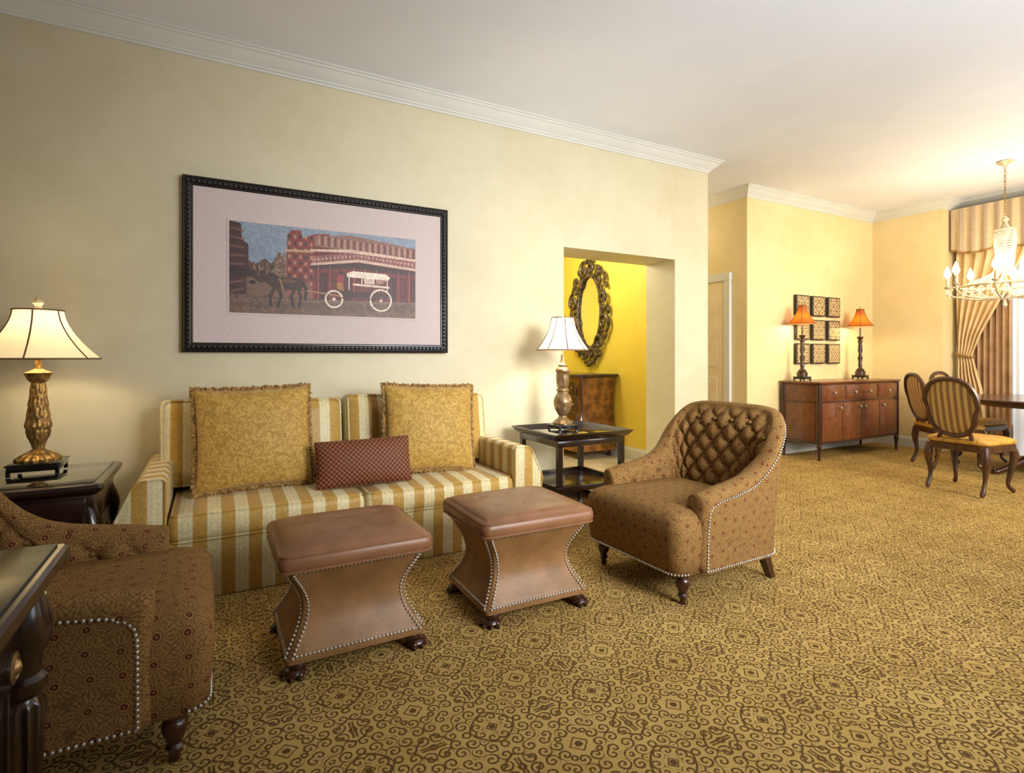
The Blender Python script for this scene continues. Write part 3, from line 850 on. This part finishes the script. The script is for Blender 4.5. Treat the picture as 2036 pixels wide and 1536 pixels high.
def tablelamp(name,loc,label,base_h,prof,mod,mat,rb,rt,z0,z1,shm,ribs,fin,bw=.075,trim=M_strim,lw=9,lc=(1,.78,.48),seg=32,sub=1,grp=None,lz=.02):
    r=root(name,loc,0,label,'lamp')
    if grp: r['group']=grp
    parts=[box(-bw,bw,-bw,bw,base_h*.35,base_h,.005)]
    for sx in (-1,1):
        for sy in (-1,1): parts.append(box(sx*bw-.016*(sx>0),sx*bw+.016*(sx<0),sy*bw-.016*(sy>0),sy*bw+.016*(sy<0),0,base_h*.5))
    parts.append(box(-bw-.006,bw+.006,-bw-.006,bw+.006,base_h*.8,base_h*.95,.003))
    obj('base',join(*parts),M_blk,r)
    obj('body',lathe(prof,seg,(0,0,base_h),mod,sub),mat,r,ang=50)
    sp=shade_geo(rb,rt,z0,z1)
    obj('lamp_shade',openlathe(sp,48),shm,r,ang=80)
    tr=[tube([(rb*math.cos(2*pi*i/40),rb*math.sin(2*pi*i/40),z0) for i in range(40)],.004,6,True),
        tube([(rt*math.cos(2*pi*i/30),rt*math.sin(2*pi*i/30),z1) for i in range(30)],.004,6,True)]
    for k in range(ribs):
        a=2*pi*(k+.5)/ribs; tr.append(tube([((q+.001)*math.cos(a),(q+.001)*math.sin(a),z) for q,z in sp],.0038,5,False))
    obj('shade_trim',join(*tr),trim,r)
    obj('harp',join(tube([(0,0,base_h+prof[-1][1]-.02),(0,0,z1+.01)],.004,6),tube([(-rt,0,z1-.004),(rt,0,z1-.004)],.003,6),tube([(0,-rt,z1-.004),(0,rt,z1-.004)],.003,6)),M_brass,r)
    obj('bulb',ell((0,0,(z0+z1)/2-.03),(.028,.028,.045),12),emit('lamp_bulb',(255,225,170),8),r)
    obj('finial',lathe(fin,14,(0,0,z1)),M_ivory if name=='table_lamp' else M_brass,r)
    l=bpy.data.lights.new('lamp_light','POINT'); l.energy=lw; l.color=lc; l.shadow_soft_size=.05
    lo=bpy.data.objects.new('lamp_light',l); COL.objects.link(lo); lo.parent=r; lo.location=(0.0,0,(z0+z1)/2+lz)
    return r
P1=[(.02,0),(.088,.0),(.09,.012),(.07,.028),(.038,.045),(.022,.06),(.024,.075),(.034,.10),(.046,.14),(.048,.18),(.042,.23),(.034,.30),(.030,.36),(.028,.385),(.042,.40),(.054,.425),(.058,.435),(.034,.445),(.016,.455),(.013,.50),(.018,.505),(.018,.53)]
tablelamp('table_lamp',(-.755,3.53,.626),'brass acanthus-leaf table lamp with cream bell shade on end table',.06,P1,
  lambda a,z:1+(.15*abs(math.cos(6*a+(pi/2 if int(z/.055)%2 else 0)))*(1-((z/.055)%1)*.7) if .06<z<.385 else (.06*math.cos(16*a) if z<.05 else 0)),
  M_brass,.25,.10,.565,.805,M_shade,6,[(.008,0),(.02,.008),(.012,.02),(.022,.035),(.018,.05),(.005,.07),(0.0001,.078)],bw=.10,lw=9,lc=(1,.86,.60),seg=96,sub=6)
P2=[(.02,0),(.075,0),(.078,.012),(.06,.03),(.035,.05),(.03,.065),(.04,.08),(.058,.11),(.070,.15),(.072,.18),(.062,.21),(.046,.235),(.040,.25),(.050,.258),(.050,.27),(.040,.278),(.046,.30),(.050,.35),(.050,.40),(.058,.41),(.056,.425),(.032,.445),(.036,.46),(.02,.475),(.014,.50),(.014,.54)]
tablelamp('table_lamp',(2.40,3.57,.633),'bronze baluster table lamp with white bell shade on side table',.045,P2,
  lambda a,z:1+(.03*math.cos(10*a) if .28<z<.4 else 0),M_bronze,.20,.085,.62,.87,M_shade2,8,[(.006,0),(.014,.01),(.006,.02),(.0001,.03)],bw=.085,lw=22,lc=(1,.94,.80),seg=60,sub=2)
def desk():
    r=root('desk',(-.80,1.25,0),0,'dark carved desk with green-black glass top and fluted column legs','desk')
    w,d=.50,.434
    R=[rrect(w-.04,d-.04,.66,.01),rrect(w-.035,d-.035,.68,.01),rrect(w-.012,d-.012,.70,.01),rrect(w-.008,d-.008,.715,.01),rrect(w,d,.722,.01),rrect(w,d,.745,.01),rrect(w-.008,d-.008,.752,.01)]
    obj('desk_top',loft(R),M_esp,r,ang=25)
    obj('glass_top',box(-w+.02,w-.02,-d+.02,d-.02,.75,.758,.002),simple('green_black_glass',(26,40,32),(18,30,22),.2,coat=.1,spec=.3),r,label='green-black glass inset')
    obj('apron',join(box(-w+.08,w-.06,-d+.06,d-.06,.52,.67,.004)),M_esp,r)
    for sy in (-1,1):
        for sx in (-1,1):
            obj('leg',lathe([(.03,0),(.045,.02),(.035,.05),(.03,.09),(.035,.12),(.05,.14),(.035,.16),(.032,.18),(.042,.42),(.034,.44),(.048,.46),(.048,.48),(.036,.49),(.04,.53),(.055,.56),(.058,.6),(.045,.66)],60,mod=lambda a,z:1+(.10*math.cos(12*a) if .17<z<.43 else 0),sub=2),M_esp,r,loc=(sx*(w-.075),sy*(d-.075),0),label='fluted column leg')
            if sx>0: obj('medallion',xf(lathe([(.03,0),(.032,.006),(.022,.01),(.018,.006),(.012,.014),(.0001,.018)],20),(w-.06,sy*(d-.20),.50+.06),(0,pi/2,0)),M_knob,r,label='round metal medallion')
    obj('side_panel',join(box(w-.09,w-.075,-d+.1,d-.1,.12,.52,.004),*[box(w-.078,w-.070,-d+.15+.09*k,-d+.16+.09*k,.14,.50,.003) for k in range(7)]),M_esp,r)
desk()
# ---------------------------------------------------------------- sideboard
def sideboard():
    r=root('sideboard',(6.965,4.09,0),0,'cherry wood sideboard with drawers and doors on tapered legs','sideboard')
    w,d=.83,.235
    obj('body',box(-w,w,-d,d,.20,.875,.004),M_side,r)
    obj('top',loft([rrect(w+.005,d+.005,.875,.01),rrect(w+.025,d+.02,.885,.012),rrect(w+.03,d+.025,.90,.012),rrect(w+.022,d+.018,.91,.012)]),M_side,r,ang=30)
    obj('rail',join(box(-w-.006,w+.006,-d-.006,d+.006,.665,.68,.003)),M_mah,r)
    obj('rail',join(box(-w-.006,w+.006,-d-.006,d+.006,.19,.21,.003)),M_mah,r)
    lp=[(.012,0),(.018,.015),(.014,.03),(.024,.15),(.03,.17),(.022,.18),(.03,.20),(.03,.875)]
    for sx in (-1,1):
        for sy in (-1,1): obj('leg',lathe(lp,18),M_mah,r,loc=(sx*(w-.012),sy*(d-.012),0),label='turned tapered leg')
    def knob(p,x,z): obj('knob',lathe([(.006,0),(.006,.012),(.018,.018),(.016,.026),(.0001,.03)],14),M_nail,p,loc=(x,-d-.014,z),rot=(pi/2,0,0))
    for x0,x1,ks in ((-.79,-.36,(-.575,)),(-.33,.33,(-.16,.16)),(.36,.79,(.575,))):
        dr=obj('drawer',join(box(x0,x1,-d-.010,-d+.005,.69,.865,.003),box(x0+.02,x1-.02,-d-.015,-d-.005,.71,.845,.003)),M_burl,r)
        for k in ks: knob(dr,k,.778)
    for x0,x1,k in ((-.79,-.40,-.46),(-.385,-.005,-.05),(.005,.385,.05),(.40,.79,.46)):
        dr=obj('door',join(box(x0,x1,-d-.010,-d+.005,.22,.655,.003),box(x0+.03,x1-.03,-d-.014,-d-.005,.25,.625,.003)),M_burl,r)
        knob(dr,k,.60)
    obj('side_panel',box(-w-.005,-w+.003,-d+.05,d-.05,.23,.65,.003),M_burl,r)
sideboard()
P3=[(.02,0),(.06,0),(.06,.05),(.045,.055),(.05,.07),(.03,.085),(.02,.10),(.022,.12),(.022,.42),(.03,.43),(.03,.45),(.018,.46),(.035,.48),(.04,.50),(.01,.51),(.01,.62)]
def tw(a,z): return 1+(.38*math.cos(2*a-z*75) if .11<z<.425 else 0)
for x,y,lb in ((6.29,4.17,'black barley-twist buffet lamp with amber shade at sideboard end'),(7.48,4.15,'black barley-twist buffet lamp with amber shade beside wall corner')):
    tablelamp('buffet_lamp',(x,y,.912),lb,.05,P3,tw,M_chwood,.155,.045,.69,.91,M_amber,6,[(.005,0),(.012,.008),(.006,.02),(.0001,.04)],bw=.07,lw=15,lc=(1,.76,.42),seg=24,sub=6,grp='pair of buffet lamps',lz=-.06)
for i in range(3):
    for j in range(3):
        o=obj('wall_art_panel',join(box(-.135,.135,-.02,.015,-.13,.13,.004),box(-.12,.12,-.024,-.015,-.115,.115,.003)),M_panel,None,loc=(6.55+i*.33,4.352,1.985-.135-j*.305),smooth=False)
        o['label']='square black and gold embossed panel above sideboard'; o['category']='wall art'; o['group']='grid of nine embossed wall panels'
# ---------------------------------------------------------------- vestibule chest and mirror
def chest():
    r=root('chest_of_drawers',(4.02,5.76,0),0,'burl wood bombe chest with dark top beneath the oval mirror','chest')
    R=[]
    for k in range(17):
        t=k/16; z=.09+.87*t
        f=1.0-.10*math.sin(pi*t)**1.0+.07*(1-t)**2
        R.append(rrect(.27*f,.52*f,z,.03,.285-.27*f,0,4))
    obj('body',loft(R),M_burl2,r,ang=50)
    obj('top',loft([rrect(.285,.545,.955,.03,0),rrect(.30,.56,.965,.03,0),rrect(.30,.56,.985,.03,0),rrect(.29,.55,.995,.03,0)]),simple('dark_marble',(60,50,42),(36,30,26),.15,ns=8),r,ang=30)
    for k in range(4):
        z=.14+.2*k; t=(z+.09-.09)/.87; f=1.0-.10*math.sin(pi*t)+.07*(1-t)**2
        dr=obj('drawer',box(.285-.54*f-.012,.285-.54*f+.02,-.42,.42,z,z+.18,.005),M_mah,r)
        for y in (-.34,.34): obj('knob',ell((.285-.54*f-.02,y,z+.09),(.014,.014,.014),10),M_knob,dr)
    for sy in (-1,1):
        for x in (-.22,.22): obj('foot',lathe([(.02,0),(.035,.02),(.02,.05),(.04,.10)],14),M_mah,r,loc=(x,sy*.46,0.003))
    obj('carved_edge',tube(curve([(-.265,-.535,.10),(-.24,-.50,.3),(-.20,-.47,.55),(-.24,-.51,.94)],8),.018,8),M_mah,r)
chest()
def mirror():
    r=root('oval_mirror',(4.315,5.77,1.78),0,'tall oval mirror with ornate carved antique-gold scroll frame','mirror')
    a,b=.25,.47
    n=48
    obj('glass',loft([[(0,a*1.05*math.cos(2*pi*i/n),b*1.05*math.sin(2*pi*i/n)) for i in range(n)],[(-.012,a*1.05*math.cos(2*pi*i/n),b*1.05*math.sin(2*pi*i/n)) for i in range(n)]]),M_mirror,r)
    parts=[]
    parts.append(tube([(-.03,a*math.cos(2*pi*i/n),b*math.sin(2*pi*i/n)) for i in range(n)],.02,8,True))
    N=12
    for k in range(N):
        t=2*pi*(k+.5)/N; cy,cz=(a+.085)*math.cos(t),(b+.095)*math.sin(t)
        s=1 if k%2 else -1
        sp=[]
        for i in range(26):
            u=i/25; ang=t+s*u*3.6*pi/1.3+1; rad=.092*(1-u)+.012
            sp.append((-.035-.03*u,cy+rad*math.cos(ang),cz+rad*math.sin(ang)*1.15))
        parts.append(tube(sp,lerpr([.022,.026,.02,.015],26),7))
        parts.append(ell((-.05,cy,cz),(.022,.022,.024),8))
        parts.append(xf(ell((0,0,0),(.02,.06,.026),8),(-.03,(a+.15)*math.cos(t+.26),(b+.17)*math.sin(t+.26)),(t+.26+pi/2,0,0)))
        parts.append(xf(ell((0,0,0),(.02,.05,.02),8),(-.03,(a+.06)*math.cos(t+.26),(b+.06)*math.sin(t+.26)),(t+.9+pi/2,0,0)))
    for s in (1,-1):
        parts.append(ell((-.03,0,s*(b+.21)),(.025,.05,.03),10)); parts.append(ell((-.03,.06,s*(b+.18)),(.022,.045,.022),10)); parts.append(ell((-.03,-.06,s*(b+.18)),(.022,.045,.022),10))
    obj('carved_frame',join(*parts),M_pew,r)
mirror()
# ---------------------------------------------------------------- dining set
def dining_chair(loc,rz,label):
    r=root('dining_chair',loc,rz,label,'chair',group='oval-back dining chairs')
    tilt=math.radians(-12)
    n=40; hwid=.195
    def sq(c): return math.copysign(abs(c)**.82,c)
    def bk(y,z,x=0):
        return Vector((-.235+x-math.sin(-tilt)*(z-.50),y,.50+(z-.50)*math.cos(tilt)))
    ring=[bk(hwid*sq(math.cos(2*pi*i/n))*(1.05 if math.sin(2*pi*i/n)>0 else .95),.765+.255*sq(math.sin(2*pi*i/n))) for i in range(n)]
    obj('backrest_frame',join(tube(ring,.021,8,True),tube([ring[int(n*.67)],Vector((-.22,-.13,.47))],.018,8),tube([ring[int(n*.83)],Vector((-.22,.13,.47))],.018,8),ell(bk(0,1.02),(.015,.045,.018),10)),M_chwood,r,label='carved oval wooden back frame')
    V=[];F=[]
    for s in (-1,1):
        o=len(V)
        for j in range(6):
            k=j/5
            for i in range(n):
                t=2*pi*i/n; V.append(bk((hwid-.012)*k*sq(math.cos(t)),.765+.243*k*sq(math.sin(t)),s*.022*(1-k**3)**.5))
        for j in range(5):
            for i in range(n): F.append([o+j*n+i,o+j*n+(i+1)%n,o+(j+1)*n+(i+1)%n,o+(j+1)*n+i])
    obj('backrest',(V,F),M_dstripe,r,ang=80,label='striped upholstered oval back')
    R=[]
    for z,g in ((.435,-.01),(.445,.004),(.465,.008),(.485,-.005),(.497,-.04),(.502,-.1)):
        k=rrect(.235+g,.245+g,z,.07,0,0,6); R.append([(x,y*(1+.12*(x/.235)*.5),zz) for x,y,zz in k])
    obj('seat',loft(R),M_seatgold,r,ang=70,label='gold upholstered seat')
    obj('seat_rail',loft([[(x,y*(1+.06*(x/.235)),zz) for x,y,zz in rrect(.235+g,.245+g,z,.06,0,0,6)] for z,g in ((.375,-.012),(.38,0),(.43,.004),(.438,-.005))]),M_chwood,r,ang=50)
    for sx in (-1,1):
        for sy in (-1,1):
            x,y=sx*.20,sy*.21
            if sx>0: path=curve([(x,y,.42),(x+.025,y+sy*.02,.34),(x+.005,y+sy*.005,.2),(x-.01,y-sy*.01,.08),(x+.02,y+sy*.01,.03),(x+.03,y+sy*.015,.012)],6)
            else: path=curve([(x,y,.42),(x-.01,y+sy*.01,.30),(x+.005,y,.16),(x-.03,y,.05),(x-.05,y,.012)],6)
            obj('leg',tube(path,lerpr([.03,.034,.022,.015,.02,.014],len(path)),9),M_chwood,r,label='carved cabriole leg')
    return r
dining_chair((5.98,2.37,0),math.radians(-4),'oval-back dining chair with gold seat, pulled out from table')
dining_chair((7.02,2.98,0),math.radians(-40),'oval-back dining chair with gold seat angled at the table')
dining_chair((7.66,3.02,0),math.radians(-98),'oval-back dining chair with gold seat near the wall and drapes')
def dtable():
    r=root('dining_table',(7.40,2.20,0),0,'round dark mahogany pedestal dining table','table')
    obj('table_top',lathe([(.0001,.70),(.60,.70),(.62,.71),(.70,.725),(.735,.745),(.75,.755),(.755,.77),(.745,.78),(.0001,.78)],64),M_mah,r,ang=30)
    obj('pedestal',lathe([(.10,.12),(.13,.15),(.11,.2),(.07,.26),(.06,.32),(.09,.40),(.12,.48),(.09,.56),(.06,.60),(.10,.66),(.2,.70)],28),M_mah,r)
    for k in range(4):
        a=pi/4+k*pi/2
        path=curve([(.06*math.cos(a),.06*math.sin(a),.2),(.2*math.cos(a),.2*math.sin(a),.19),(.38*math.cos(a),.38*math.sin(a),.09),(.5*math.cos(a),.5*math.sin(a),.03),(.54*math.cos(a),.54*math.sin(a),.03)],6)
        obj('foot',tube(path,lerpr([.05,.05,.035,.028,.03],len(path)),9),M_mah,r)
dtable()
# ---------------------------------------------------------------- chandelier
def chandelier():
    r=root('chandelier',(7.12,2.52,0),0,'ivory candle chandelier with beaded crystal column hanging from ceiling','chandelier')
    obj('canopy',lathe([(.065,3.198),(.07,3.19),(.05,3.17),(.02,3.155),(.008,3.14)][::-1],24),M_ivory,r)
    ch=[]
    z=3.15
    k=0
    while z>2.64:
        P=[(.009*math.cos(t)*(1 if k%2 else 0),.009*math.cos(t)*(0 if k%2 else 1),z-.018+.02*math.sin(t)) for t in [2*pi*i/10 for i in range(10)]]
        ch.append(tube(P,.0028,5,True)); z-=.031; k+=1
    obj('chain',join(*ch),M_brass,r,kind='stuff')
    obj('stem',lathe([(.008,1.80),(.03,1.83),(.05,1.87),(.03,1.92),(.012,1.95),(.012,2.4),(.03,2.42),(.05,2.46),(.06,2.50),(.03,2.54),(.02,2.58),(.035,2.60),(.01,2.64)],20),M_ivory,r)
    obj('beaded_ring',tube([(.36*math.cos(2*pi*i/48),.36*math.sin(2*pi*i/48),1.93) for i in range(48)],.012,8,True),M_ivory,r)
    obj('crown_ring',tube([(.08*math.cos(2*pi*i/24),.08*math.sin(2*pi*i/24),2.50) for i in range(24)],.008,6,True),M_ivory,r)
    bd=[]
    for k in range(24):
        a=2*pi*k/24
        c=curve([(.078*math.cos(a),.078*math.sin(a),2.49),(.085*math.cos(a),.085*math.sin(a),2.36),(.07*math.cos(a),.07*math.sin(a),2.2),(.10*math.cos(a),.10*math.sin(a),2.06),(.35*math.cos(a),.35*math.sin(a),1.94)],8)
        bd+=resample(c,.026)
        c2=curve([(.35*math.cos(a),.35*math.sin(a),1.93),(.2*math.cos(a),.2*math.sin(a),1.82),(.03*math.cos(a),.03*math.sin(a),1.80)],8)
        if k%2==0: bd+=resample(c2,.028)
    for k in range(8):
        a0=2*pi*k/8+.2; a1=a0+2*pi/8
        for i in range(12):
            t=i/12; a=a0+(a1-a0)*t; bd.append((.47*math.cos(a),.47*math.sin(a),1.94-.09*math.sin(pi*t)))
    obj('crystal_beads',beads(bd,.010,seg=6),M_cryst,r,kind='stuff',label='strings of crystal beads')
    pd=[]
    for k in range(24):
        a=2*pi*(k+.5)/24; rr=.36 if k%2 else .46
        pd.append(xf(lathe([(.0001,-.05),(.010,-.03),(.007,-.008),(.0001,0)],6),(rr*math.cos(a),rr*math.sin(a),1.90 if k%2 else 1.86)))
    obj('crystal_drops',join(*pd),M_cryst,r,kind='stuff')
    obj('bottom_drop',lathe([(.0001,1.70),(.02,1.73),(.012,1.76),(.004,1.80)],12),M_cryst,r)
    for k in range(8):
        a=2*pi*k/8+.2; ca,sa=math.cos(a),math.sin(a)
        arm=curve([(.03*ca,.03*sa,1.86),(.16*ca,.16*sa,1.80),(.34*ca,.34*sa,1.82),(.455*ca,.455*sa,1.87),(.47*ca,.47*sa,1.95)],7)
        ar=obj('arm',join(tube(arm,.009,7),lathe([(.004,1.93),(.03,1.945),(.035,1.955),(.012,1.96)],14,(.47*ca,.47*sa,0))),M_ivory,r)
        obj('candle',lathe([(.015,1.955),(.015,2.05),(.0001,2.052)],12,(.47*ca,.47*sa,0)),M_ivory,ar)
        obj('bulb',lathe([(.012,2.05),(.032,2.085),(.026,2.12),(.0001,2.185)],12,(.47*ca,.47*sa,0)),M_bulb,ar)
    l=bpy.data.lights.new('chandelier_light','POINT'); l.energy=48; l.color=(1,.80,.54); l.shadow_soft_size=.3
    lo=bpy.data.objects.new('chandelier_light',l); COL.objects.link(lo); lo.parent=r; lo.location=(0,0,2.2)
chandelier()
# ---------------------------------------------------------------- drapery
def drapes():
    r=root('curtain',(8.40,3.49,0),0,'gold drape tied back beside the window','curtain')
    def fn(u,v):
        z=.02+2.75*v
        zz=[0,.8,1.22,1.5,2.0,2.45,2.8]; w=[.34,.26,.16,.26,.50,.68,.72]
        wd=float(np.interp(z,zz,w))
        y=-.03-wd*u
        amp=.03*(1.0 if abs(z-1.22)>.15 else .6)
        return (amp*math.sin(u*2*pi*6+ .6*math.sin(z*2)),y,z)
    obj('drape_panel',grid(fn,96,60),M_drape,r,ang=80)
    obj('tieback',tube([(.05*math.sin(t),-.11+.095*math.cos(t),1.22+.02*math.cos(t)) for t in [2*pi*i/24 for i in range(24)]],.015,8,True),M_fringe,r,label='corded tieback')
    r2=root('curtain',(8.49,3.40,0),0,'bronze straight-hanging drape behind the tied drape','curtain')
    obj('drape_panel',grid(lambda u,v:(.02*math.sin(u*2*pi*6),-.08-.38*u,.02+2.7*v),100,8),M_drape2,r2,ang=80)
    r3=root('curtain',(8.50,2.93,0),0,'white sheer curtain across the window','curtain')
    obj('sheer_panel',grid(lambda u,v:(.012*math.sin(u*2*pi*22),-1.9*u,.02+2.6*v),200,4),M_sheer,r3,ang=80)
    r4=root('valance',(8.31,3.50,0),0,'striped gold and taupe scalloped valance above the window','valance')
    def val(u,v):
        y=-.01-2.6*u; sc=abs(math.sin(u*pi*5))
        zb=2.50+.06*(1-sc)
        return (.018*math.sin(u*2*pi*20)*(1-v*.6)+.0,y,zb+(3.075-zb)*v)
    obj('valance_panel',grid(val,240,10),M_val,r4,ang=80)
    obj('valance_trim',tube([Vector(val(i/240,0)) for i in range(241)],.014,7),M_fringe,r4,label='cord trim')
    obj('valance_return',box(0,.22,-.02,-.008,2.56,3.055),M_val,r4,smooth=False)
drapes()
# ---------------------------------------------------------------- lights, world
def area(name,loc,tgt,size,e,c,spread=180):
    l=bpy.data.lights.new(name,'AREA'); l.energy=e; l.color=c; l.size=size; l.spread=math.radians(spread)
    o=bpy.data.objects.new(name,l); COL.objects.link(o); o.location=loc
    o.rotation_euler=(Vector(tgt)-Vector(loc)).to_track_quat('-Z','Y').to_euler(); return o
def point(name,loc,e,c,s=.15):
    l=bpy.data.lights.new(name,'POINT'); l.energy=e; l.color=c; l.shadow_soft_size=s
    o=bpy.data.objects.new(name,l); COL.objects.link(o); o.location=loc
area('room_fill_light',(2.3,-1.2,2.2),(2.4,3.6,1.0),1.4,50,(1,.99,.95),76)  # added soft fill behind the camera, no window there
area('dining_fill_light',(5.6,-1.0,2.4),(6.6,3.6,.9),1.6,66,(1,.91,.70),95)  # added fill for the dining side, not tied to any window
area('ceiling_fill_light',(3.0,-.6,1.5),(2.9,1.6,3.2),1.6,74,(.80,.88,1))  # added up-facing fill that brightens the ceiling, no fixture
area('dining_ceiling_fill',(5.8,-1.0,1.6),(6.4,1.5,3.2),1.6,76,(1,.95,.86))  # second added up-facing fill, for the ceiling on the dining side
point('vestibule_light',(3.3,5.4,2.45),50,(1,.94,.72),.2)
point('corridor_light',(5.0,5.6,2.9),14,(1,.87,.64),.2)
w=bpy.data.worlds.new('World'); S.world=w; w.use_nodes=True
bg=w.node_tree.nodes['Background']; bg.inputs[0].default_value=(.80,.88,1,1); bg.inputs[1].default_value=.22
S.view_settings.view_transform='Standard'
# ---------------------------------------------------------------- camera
cd=bpy.data.cameras.new('camera'); cd.sensor_width=36; cd.lens=1094/2036*36; cd.shift_y=-59/2036
cam=bpy.data.objects.new('camera',cd); COL.objects.link(cam); cam.location=(0,0,1.2)
cam.rotation_euler=(pi/2,0,-math.radians(28.65)); S.camera=cam; cd.clip_start=.05
